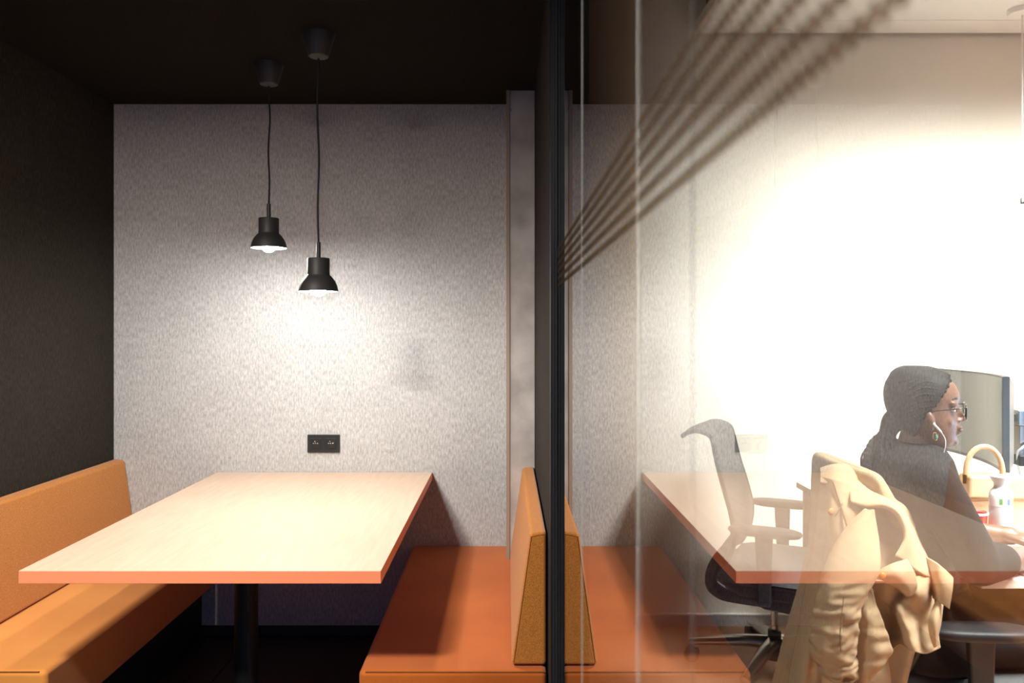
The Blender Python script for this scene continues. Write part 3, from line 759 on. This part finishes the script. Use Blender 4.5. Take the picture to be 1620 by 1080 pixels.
# arms
sh_n = turn_torso((1.15, PD - .172, .972)); el_n = Vector((1.205, PD - .215, .775)); wr_n = Vector((1.425, PD - .12, .768))
sh_f = turn_torso((1.145, PD + .165, .965)); el_f = Vector((1.225, PD + .22, .775)); wr_f = Vector((1.45, PD + .10, .768))
def arm(mb, sh, el, wr, g=0.0, stop=1.0):
    mb.capsule(sh, el, .052 + g, .041 + g); mb.capsule(el, el.lerp(wr, stop), .041 + g, .041 + (0.027 - .041) * stop + g)
arm(body, sh_n, el_n, wr_n); arm(body, sh_f, el_f, wr_f)
def hand(mb, wr, d, lat):
    """palm and five bent fingers resting on the desk; d: direction of the fingers, lat: towards the thumb"""
    d = d.normalized(); lat = (lat - d * lat.dot(d)).normalized(); up = Vector((0, 0, 1))
    mb.capsule(wr, wr + d * .03, .026, .027); pc = wr + d * .055
    mb.ell(pc, (.042, .036, .014), rot=Matrix((d, lat, d.cross(lat))).transposed())
    for k, (off, ln) in enumerate(((.028, .072), (.010, .080), (-.009, .074), (-.027, .058))):
        b = wr + d * .082 + lat * off; dd = (d + lat * off * 3).normalized()
        p1 = b + dd * ln * .45 + up * .010; p2 = p1 + dd * ln * .30 - up * .010; p3 = p2 + dd * ln * .22 - up * .012
        mb.capsule(b - dd * .012, p1, .0095, .0088); mb.capsule(p1, p2, .0088, .0080); mb.capsule(p2, p3, .0080, .0070)
    t0 = wr + d * .022 + lat * .022; t1 = wr + d * .052 + lat * .047 - up * .004; t2 = t1 + d * .030 + lat * .008 - up * .006
    mb.capsule(t0, t1, .0125, .0105); mb.capsule(t1, t2, .0105, .0085)
hand(body, wr_n, (wr_n - el_n) * Vector((1, 1, 0)), Vector((0, 1, 0)))
hand(body, wr_f, (wr_f - el_f) * Vector((1, 1, 0)), Vector((0, -1, 0)))
# legs
def legs(mb, g=0.0, foot=True):
    for s in (-1, 1):
        hip = Vector((1.18, PD + s * .095, .545)); kn = Vector((1.60, PD + s * .115, .560)); an = Vector((1.55, PD + s * .11, .10))
        mb.capsule(hip, kn, .088 + g, .060 + g); mb.capsule(kn, an, .058 + g, .036 + g)
        if foot: mb.capsule(an + Vector((-.02, 0, -.055)), an + Vector((.14, 0, -.065)), .036, .028)
legs(body)
person = union(body, 'person', 'skin', 0.0036, 4)
tag(person, 'person in black top with glasses and braids seated at the desk', 'person')

# clothing
top_ = MB(); tr_ = torso_rows(.012); top_.grid(tr_, closed=True); top_.add(tr_[0], [tuple(range(32))]); top_.add(tr_[-1], [tuple(range(32))])
top_.capsule(H(1440, 722), H(1442, 740), .052, .07)
for sh, el, wr in ((sh_n, el_n, wr_n), (sh_f, el_f, wr_f)):
    top_.capsule(sh, el, .064, .056); top_.capsule(el, el.lerp(wr, .35), .056, .047)
    top_.capsule(Vector((1.14, PD, .985)), sh, .060, .056)
shirt = union(top_, 'shirt', 'shirt_black', 0.006, 6, person)
tr2 = MB(); legs(tr2, .010, False)
pr = [[Vector((cx + (hx + .01) * math.cos(2 * PI * j / 32), PD + (hy + .01) * math.sin(2 * PI * j / 32), z)) for j in range(32)] for z, cx, hx, hy in [(.455, 1.17, .12, .17), (.50, 1.165, .14, .19), (.60, 1.148, .132, .18), (.68, 1.138, .124, .168)]]
tr2.grid(pr, closed=True); tr2.add(pr[0], [tuple(range(32))]); tr2.add(pr[-1], [tuple(range(32))])
union(tr2, 'trousers', 'trouser_black', 0.008, 4, person)
for s in (-1, 1):
    sm = MB(); a = Vector((1.53, PD + s * .11, .045)); sm.capsule(a + Vector((-.01, 0, 0)), a + Vector((.15, 0, -.008)), .044, .034); sm.box(a.x - .05, a.x + .18, a.y - .036, a.y + .036, 0.0, .014)
    union(sm, 'shoe', 'shoe_black', 0.006, 3, person)

# hair: cap behind the hairline, cornrow ridges, gathered braids
cap = MB(); ncap = 120
_lv = head_lv
head_lv = [tuple(p) for p in [(lambda a, b, t: tuple(a[q] + (b[q] - a[q]) * t for q in range(4)))(_lv[i], _lv[i + 1], k / 4) for i in range(len(_lv) - 1) for k in range(4)] + [_lv[-1]]]
cr = head_rows(.0065, ncap)
head_lv = _lv
def hairline(py):
    pts = [(575, 1500), (596, 1499), (606, 1498), (620, 1487), (634, 1479), (646, 1470), (656, 1460), (672, 1452), (690, 1444), (720, 1440)]
    for (a, xa), (b, xb) in zip(pts[:-1], pts[1:]):
        if a <= py <= b: return xa + (xb - xa) * (py - a) / (b - a)
    return 1440
vv = []; fs = []
for i, row in enumerate(cr): vv += row
for i in range(len(cr) - 1):
    for j in range(ncap):
        q = (i * ncap + j, i * ncap + (j + 1) % ncap, (i + 1) * ncap + (j + 1) % ncap, (i + 1) * ncap + j)
        c = sum((vv[k] for k in q), Vector()) / 4
        px = VX + c.x / S; py = VY + (EYE - c.z) / S
        if px < hairline(py) and py < 697: fs.append(q)
fs.append(tuple(range(ncap)))
cap.add(vv, fs)
hair = cap.build('hair', 'hair', person, smooth=180, solid=0.008)
def on_head(px, py, side, out=.007):
    """point on the scalp at this height, on the near (-1) or far (+1) side"""
    for (a, fa, ba, wa), (b, fb, bb_, wb) in zip(head_lv[:-1], head_lv[1:]):
        if a <= py <= b:
            t = (py - a) / (b - a); f = fa + (fb - fa) * t; bk = ba + (bb_ - ba) * t; hw = wa + (wb - wa) * t; break
    else: f, bk, hw = 1480, 1440, .04
    cx = (f + bk) / 2; hx = (f - bk) / 2; u = max(-.98, min(.98, (px - cx) / hx))
    ca = math.copysign(abs(u) ** (1 / .9), u); sa = math.sqrt(max(0, 1 - ca * ca)); k = 1 - .26 * max(0, ca) ** 2
    return H(px, py, side * ((hw + out) * k * sa ** .92))
tie = H(1401, 681)
for s in (-1, 1):
    for (x0, y0), (xm, ym), (xb, yb) in (((1502, 594), (1462, 587), (1416, 612)), ((1503, 601), (1462, 594), (1412, 622)), ((1499, 608), (1460, 602), (1409, 632)), ((1494, 615), (1458, 611), (1408, 641)),
                           ((1489, 622), (1456, 621), (1408, 650)), ((1484, 629), (1453, 632), (1410, 657)), ((1479, 636), (1450, 643), (1413, 664)), ((1472, 643), (1447, 655), (1418, 671)), ((1462, 654), (1442, 668), (1424, 679))):
        pts = catmull([on_head(x0, y0, s), on_head((x0 + xm) / 2 + 1, (y0 + ym) / 2 - 1, s), on_head(xm, ym, s), on_head((xm + xb) / 2, (ym + yb) / 2 - 2, s), on_head(xb, yb, s), tie + Vector((0.01, s * .012, .012))], 12)
        rad = [.0048 + .0011 * math.sin(i * 1.9) for i in range(len(pts))]
        MB().tube(pts, rad, 8).build('cornrow', 'hair', hair, smooth=80)
# band and hanging braids
pm = MB(); pm.tube(catmull([H(1424, 650), H(1412, 668), H(1404, 686), H(1402, 702, -.02), H(1402, 720, -.035), H(1402, 738, -.04), H(1402, 752, -.04)], 5), [v.x for v in catmull([(q, 0, 0) for q in (.022, .033, .027, .027, .033, .038, .02)], 5)], 24)
pm = union(pm, 'ponytail', 'hair', .005, 3, hair)
ends = [(1368 + 4.6 * q, 752 + 9 * math.sin(q * .85 + .6) - (0 if q < 12 else 4 * (q - 12))) for q in range(16)]
for i, (ex, ey) in enumerate(ends):
    dy = -0.085 + .016 * (i % 6)
    p0 = tie + Vector((.004 * (i % 3 - 1), -.022 + .0085 * (i % 6), -.004)); e = H(ex, ey, dy)
    m1_ = H(1398 + (ex - 1402) * .62, 702, dy * .6); m2_ = H(1400 + (ex - 1402) * .9, 726, dy * .9)
    pts = catmull([p0, m1_, m2_, e], 14)
    MB().tube(pts, [.0092 + .0014 * math.sin(k * 1.6) - .004 * max(0, k / len(pts) - .8) for k in range(len(pts))], 8).build('braid', 'hair', hair, smooth=80)
for i, (a, b, c, d) in enumerate((((1398, 684), (1374, 706), (1361, 726), (1364, 750)), ((1396, 688), (1378, 706), (1364, 730), (1368, 752)), ((1395, 692), (1380, 712), (1369, 735), (1372, 754)))):
    pts = catmull([H(*a), H(*b, dy=-.03), H(*c, dy=-.05), H(*d, dy=-.05)], 12)
    MB().tube(pts, [.0035 + .0006 * math.sin(k * 1.6) for k in range(len(pts))], 8).build('braid', 'hair', hair, smooth=80)

# face details
for s in (-1, 1):
    ey = MB().ell(H(1505.5, 645.5, s * .031), (.0095, .0105, .0085), 16, 10).build('eye', 'eye_white', person, smooth=180)
    MB().ell(H(1508.5, 645.5, s * .0315), (.0062, .0055, .0058), 14, 8).build('iris', 'hair', ey, smooth=180)
    MB().tube([H(1508, 642.5, s * .020), H(1511.5, 641.2, s * .031), H(1507, 642.5, s * .042)], [.002, .0034, .002], 8).build('eyelid', 'skin', ey, smooth=60)
MB().ell(H(1517, 676.5), (.0105, .0185, .0035), 16, 8).build('lips', 'lip', person, smooth=180)
for s in (-1, 1):
    MB().tube([H(1513, 630, s * .016), H(1511, 626.5, s * .030), H(1504, 628, s * .046)], [.002, .003, .0015], 8).build('eyebrow', 'hair', person, smooth=60)
gl = empty('glasses'); gl.parent = person
for s in (-1, 1):
    ring = [H(1526 - (4 if k_ else 0), 648, s * .033) * 0 for k_ in (0,)]
    pts = []
    for k in range(25):
        a = 2 * PI * k / 24
        dyy = .0245 * math.copysign(abs(math.cos(a)) ** .8, math.cos(a)); dz = .0205 * math.copysign(abs(math.sin(a)) ** .8, math.sin(a))
        if dz > 0: dz *= 1.05; dyy *= 1.06
        base = H(1526.5, 647.5, s * .032)
        pts.append(base + Vector((-.10 * abs(dyy + .032) * (1 if True else 0) * .5, s * dyy, dz)))
    MB().tube(pts, .0019, 8).build('rim', 'glasses_frame', gl, smooth=60)
    MB().tube(catmull([H(1524, 639, s * .058), H(1515, 640.5, s * .070), H(1490, 643.5, s * .0765), H(1474, 646.5, s * .078), H(1467, 655, s * .078)], 6), .0018, 8).build('temple', 'glasses_frame', gl, smooth=60)
MB().tube([H(1526, 644, -.010), H(1527.5, 642, 0), H(1526, 644, .010)], .0018, 8).build('bridge', 'glasses_frame', gl, smooth=60)
ep = MB(); ep.ell(H(1474, 664, -.083), (.0065, .006, .0065), 14, 8); ep.capsule(H(1475.5, 665, -.086), H(1486, 676, -.080), .0034, .0030)
ep = ep.build('earphone', 'white_plastic', person, smooth=60)
MB().tube(catmull([H(1486, 676, -.080), H(1492, 686, -.076), H(1493, 697, -.075), H(1489.5, 712, -.074), H(1490, 722, -.08), H(1493, 733, -.085)], 8), .0014, 8).build('cable', 'white_plastic', ep, smooth=60)
er = MB(); cpts = []
for k in range(13):
    a = 2 * PI * k / 12; cpts.append(H(1477, 683.5, -.080) + Vector((.0062 * math.cos(a), 0, .0105 * math.sin(a))))
er.tube(cpts, .0022, 8); er = er.build('earring', 'gold', person, smooth=60)
MB().ell(H(1479, 684, -.082), (.0035, .003, .007), 12, 8).build('stone', 'turquoise', er, smooth=180)

# ------------------------------------------------------------------ trench coat over the chair back
turn_head(hair)
for o_ in person.children:
    if o_.name.split('.')[0] in ('eye', 'lips', 'eyebrow', 'earphone', 'earring'): turn_head(o_)
for o_ in gl.children: turn_head(o_)
coat = tag(empty('trench_coat', (1.0, 2.1, 0.4)), 'beige trench coat draped over the back of the person\'s chair', 'coat')
coat.location = (0, 0, 0)
CD = 0.03                                         # coat cloth lies this much outside the chair back
def WC(px, py, d): return W(px, py, d - CD)
def sheet(rows, name, m, n=8, k=8, thick=0.005, wr=0.0, ws=18, parent=coat):
    g = smooth_grid([[WC(*p) for p in r] for r in rows], n, k)
    if wr:
        for i in range(len(g)):
            for j in range(len(g[0])):
                p = g[i][j]; q = Vector((p.x * ws, 0.5 * p.y * ws, p.z * ws * 1.7))
                g[i][j] = p + Vector((0.3, -1, 0)) * wr * mnoise.noise(q)
    return MB().grid(g).build(name, m, parent, smooth=180, solid=thick)
# back and far side: a loop round the chair back, closed over its top
loop = []
for z, xl, xr, hy in ((.997, .945, .965, .16), (.993, .934, .976, .195), (.974, .928, .985, .220), (.92, .922, 1.012, .240), (.86, .915, 1.032, .246), (.78, .904, 1.058, .248), (.70, .890, 1.075, .249), (.60, .865, 1.075, .250), (.50, .836, 1.05, .251), (.40, .808, 1.03, .252), (.30, .780, 1.02, .253), (.22, .757, 1.0, .254)):
    row = []
    for j in range(72):
        a = 2 * PI * j / 72; cx = (xl + xr) / 2; hx = (xr - xl) / 2
        k = max(0, .97 - z) / .75
        rr = 1 + k * (.05 * math.sin(7 * a + 1) + .035 * math.sin(12 * a + 2 * z))
        ex = .5 if math.cos(a) > 0 else 1.0
        ca_, sa_ = math.copysign(abs(math.cos(a)) ** ex, math.cos(a)), math.copysign(abs(math.sin(a)) ** ex, math.sin(a))
        row.append(Vector((cx + hx * ca_ * rr, 2.258 + hy * sa_ * (1 + k * .05 * math.sin(9 * a)), z)))
    loop.append(row)
cols = [catmull([r[j] for r in loop], 4) for j in range(72)]
cm_ = MB().grid([[c[i] for c in cols] for i in range(len(cols[0]))], closed=True)
cm_.add(loop[0], [tuple(range(72))])
cm_.build('body', 'coat_beige', coat, smooth=180, solid=0.005)
# collar
sheet([[(1298, 742, 2.26), (1318, 736, 2.22), (1340, 737, 2.22), (1358, 747, 2.28)], [(1299, 750, 2.19), (1320, 745, 2.15), (1346, 748, 2.15), (1370, 760, 2.22)], [(1298, 764, 2.12), (1320, 768, 2.085), (1350, 776, 2.085), (1380, 784, 2.14)]], 'collar', 'coat_beige', thick=.008)
# left front panel, hanging along the chair back, with the open edge of the coat
sheet([[(1300, 752, 2.16), (1318, 757, 2.09), (1342, 765, 2.07), (1372, 782, 2.08)], [(1294, 800, 2.10), (1314, 804, 2.045), (1340, 808, 2.03), (1374, 812, 2.04)],
       [(1288, 850, 2.09), (1310, 853, 2.03), (1338, 856, 2.015), (1372, 856, 2.03)], [(1280, 900, 2.08), (1302, 905, 2.02), (1332, 905, 2.01), (1366, 905, 2.02)],
       [(1267, 970, 2.07), (1288, 975, 2.01), (1304, 975, 2.03), (1340, 975, 2.01)], [(1253, 1045, 2.06), (1276, 1050, 2.0), (1296, 1050, 2.03), (1336, 1050, 2.005)],
       [(1238, 1130, 2.05), (1262, 1135, 1.99), (1288, 1135, 2.03), (1330, 1135, 2.0)], [(1222, 1230, 2.04), (1246, 1235, 1.99), (1276, 1235, 2.02), (1320, 1235, 2.0)]], 'front_panel', 'coat_beige', wr=.004)
MB().tube(catmull([WC(*p) for p in ((1318, 762, 2.075), (1325, 785, 2.045), (1334, 812, 2.023), (1341, 836, 2.008))], 8), .0024, 6).build('seam', 'stitch', coat, smooth=60)
MB().tube(catmull([WC(*p) for p in ((1333, 796, 2.034), (1328, 806, 2.028), (1320, 817, 2.026))], 8), .0016, 6).build('seam', 'stitch', coat, smooth=60)
# recess behind the shoulder cape
sheet([[(1366, 790, 2.065), (1400, 786, 2.065), (1430, 800, 2.09), (1446, 830, 2.10)], [(1368, 830, 2.045), (1400, 828, 2.04), (1430, 834, 2.055), (1450, 850, 2.07)],
       [(1370, 870, 2.02), (1402, 868, 2.015), (1432, 868, 2.025), (1456, 876, 2.04)], [(1372, 912, 2.0), (1404, 910, 1.995), (1436, 908, 1.995), (1466, 908, 2.01)], [(1374, 935, 2.0), (1406, 935, 1.99), (1440, 932, 1.985), (1470, 930, 2.0)]], 'under_layer', 'coat_beige', wr=.004)
# shoulder cape: band between its outer outline and its curved free edge
sheet([[(1340, 741, 2.22), (1372, 755, 2.21), (1402, 776, 2.20), (1428, 801, 2.17), (1448, 838, 2.13), (1463, 872, 2.08), (1478, 912, 2.03)],
       [(1342, 766, 2.09), (1372, 776, 2.08), (1400, 785, 2.07), (1424, 804, 2.05), (1441, 836, 2.03), (1451, 870, 2.005), (1460, 910, 1.985)],
       [(1345, 790, 2.035), (1372, 797, 2.02), (1396, 796, 2.01), (1418, 806, 2.0), (1432, 828, 1.99), (1435, 856, 1.98), (1424, 884, 1.965)],
       [(1347, 796, 2.035), (1373, 803, 2.02), (1394, 802, 2.012), (1414, 811, 2.003), (1427, 831, 1.993), (1429, 854, 1.983), (1416, 880, 1.968)]], 'cape', 'coat_beige', wr=.003, n=6, k=6)
# hanging sleeve: wide at the shoulder, gathered wrinkles below
spec = [((1376, 806, 2.008), .010), ((1366, 830, 2.0), .032), ((1356, 862, 1.985), .052), ((1346, 900, 1.968), .064), ((1332, 940, 1.955), .058), ((1322, 980, 1.948), .054), ((1317, 1020, 1.945), .053), ((1322, 1050, 1.945), .047), ((1331, 1072, 1.947), .036)]
path = catmull([WC(*p) for p, _ in spec], 14); rads = [v.x for v in catmull([(q, 0, 0) for _, q in spec], 14)]
nP = len(path); rings = []
for i, p in enumerate(path):
    t = i / (nP - 1); r = rads[i]; g = max(0, min(1, (t - .40) / .15)); row = []
    for j in range(56):
        a = 2 * PI * j / 56; ca, sa = math.cos(a), math.sin(a)
        q = Vector((ca * 1.1 + 5, sa * 1.1, t * 15 + .8 * ca))
        rid = 1 - abs(mnoise.noise(q)) * 2.2                      # sharp creases across the sleeve
        q2 = Vector((ca * 1.7, sa * 1.7 + 9, t * 26))
        w_ = g * (.0075 * rid + .0035 * mnoise.noise(q2)) - g * .004 + .004 * mnoise.noise(Vector((ca * 1.5, sa * 1.5, t * 4)))
        row.append(p + Vector(((r + w_) * ca, min(.045, r * .72) * sa + w_ * sa * 1.4, 0)))
    rings.append(row)
sl = MB().grid(rings, closed=True).build('sleeve', 'coat_beige', coat, smooth=180, solid=.004)
MB().tube(catmull([WC(*p) for p in ((1335, 945, 1.905), (1331, 975, 1.899), (1329, 1005, 1.897), (1330, 1030, 1.899))], 8), .0012, 6).build('seam', 'stitch', sl, smooth=60)
# lit front flap with turned corner
sheet([[(1358, 924, 1.975), (1368, 922, 1.965), (1378, 922, 1.965)], [(1354, 950, 1.96), (1370, 948, 1.945), (1386, 955, 1.945)], [(1352, 975, 1.955), (1372, 972, 1.932), (1396, 982, 1.935)], [(1350, 1005, 1.95), (1378, 1003, 1.925), (1409, 1018, 1.935)], [(1350, 1035, 1.95), (1382, 1036, 1.925), (1413, 1032, 1.935)], [(1350, 1070, 1.95), (1368, 1070, 1.932), (1392, 1056, 1.94)], [(1351, 1105, 1.955), (1357, 1100, 1.945), (1366, 1084, 1.95)]], 'flap', 'coat_beige', wr=.006, ws=30)
# skirt below the flap, seen behind the turned corner
sheet([[(1345, 1020, 1.985), (1375, 1020, 1.98), (1400, 1020, 1.985)], [(1345, 1080, 1.985), (1375, 1080, 1.975), (1408, 1078, 1.985)], [(1340, 1160, 1.985), (1372, 1160, 1.975), (1412, 1160, 1.985)], [(1336, 1240, 1.985), (1370, 1240, 1.975), (1414, 1240, 1.985)]], 'skirt', 'coat_beige', wr=.005)
# deep folds between flap and right edge
sheet([[(1372, 918, 1.985), (1396, 918, 1.975), (1422, 918, 1.965), (1450, 912, 1.975), (1476, 908, 2.02)],
       [(1378, 945, 2.03), (1400, 942, 1.985), (1424, 938, 2.0), (1450, 942, 1.955), (1477, 940, 2.02)],
       [(1388, 970, 2.05), (1406, 965, 2.03), (1424, 966, 1.965), (1448, 968, 1.995), (1478, 965, 2.01)],
       [(1396, 992, 2.05), (1414, 990, 2.035), (1432, 990, 1.955), (1456, 990, 2.0), (1481, 988, 1.995)],
       [(1406, 1012, 2.03), (1422, 1012, 2.0), (1440, 1014, 1.950), (1462, 1014, 1.985), (1485, 1008, 1.985)],
       [(1413, 1026, 2.02), (1428, 1019, 1.985), (1444, 1029, 1.950), (1466, 1034, 1.970), (1487, 1024, 1.985)]], 'skirt_fold', 'coat_beige', wr=.005, ws=20)
# storm flap with its corner pointing right, and the facing that twists below it
sheet([[(1464, 880, 2.05), (1486, 893, 1.99), (1508, 914, 1.965)], [(1471, 912, 2.02), (1487, 920, 1.97), (1507, 932, 1.955)], [(1477, 946, 2.0), (1488, 953, 1.965), (1502, 963, 1.955)]], 'storm_flap', 'coat_beige')
sheet([[(1482, 948, 1.985), (1487, 953, 1.97), (1491, 957, 1.985)], [(1470, 978, 1.965), (1480, 980, 1.95), (1488, 985, 1.965)], [(1471, 1002, 1.965), (1478, 1002, 1.95), (1484, 1003, 1.965)], [(1478, 1024, 1.975), (1480, 1022, 1.97), (1483, 1018, 1.975)]], 'facing', 'coat_beige', thick=.004)
# epaulette strap gathered to a point
sheet([[(1382, 908, 1.955), (1408, 893, 1.945), (1434, 884, 1.955)], [(1392, 915, 1.94), (1418, 908, 1.93), (1446, 906, 1.945)], [(1416, 926, 1.945), (1434, 928, 1.935), (1450, 926, 1.945)], [(1433, 940, 1.955), (1438, 942, 1.945), (1444, 938, 1.955)]], 'strap', 'coat_beige', thick=.006)
for p in ((1396, 911, 1.928), (1315, 809, 2.032)):
    c = WC(*p); MB().ell(c, (.0085, .004, .0085), 16, 8).build('button', 'button_amber', coat, smooth=180)
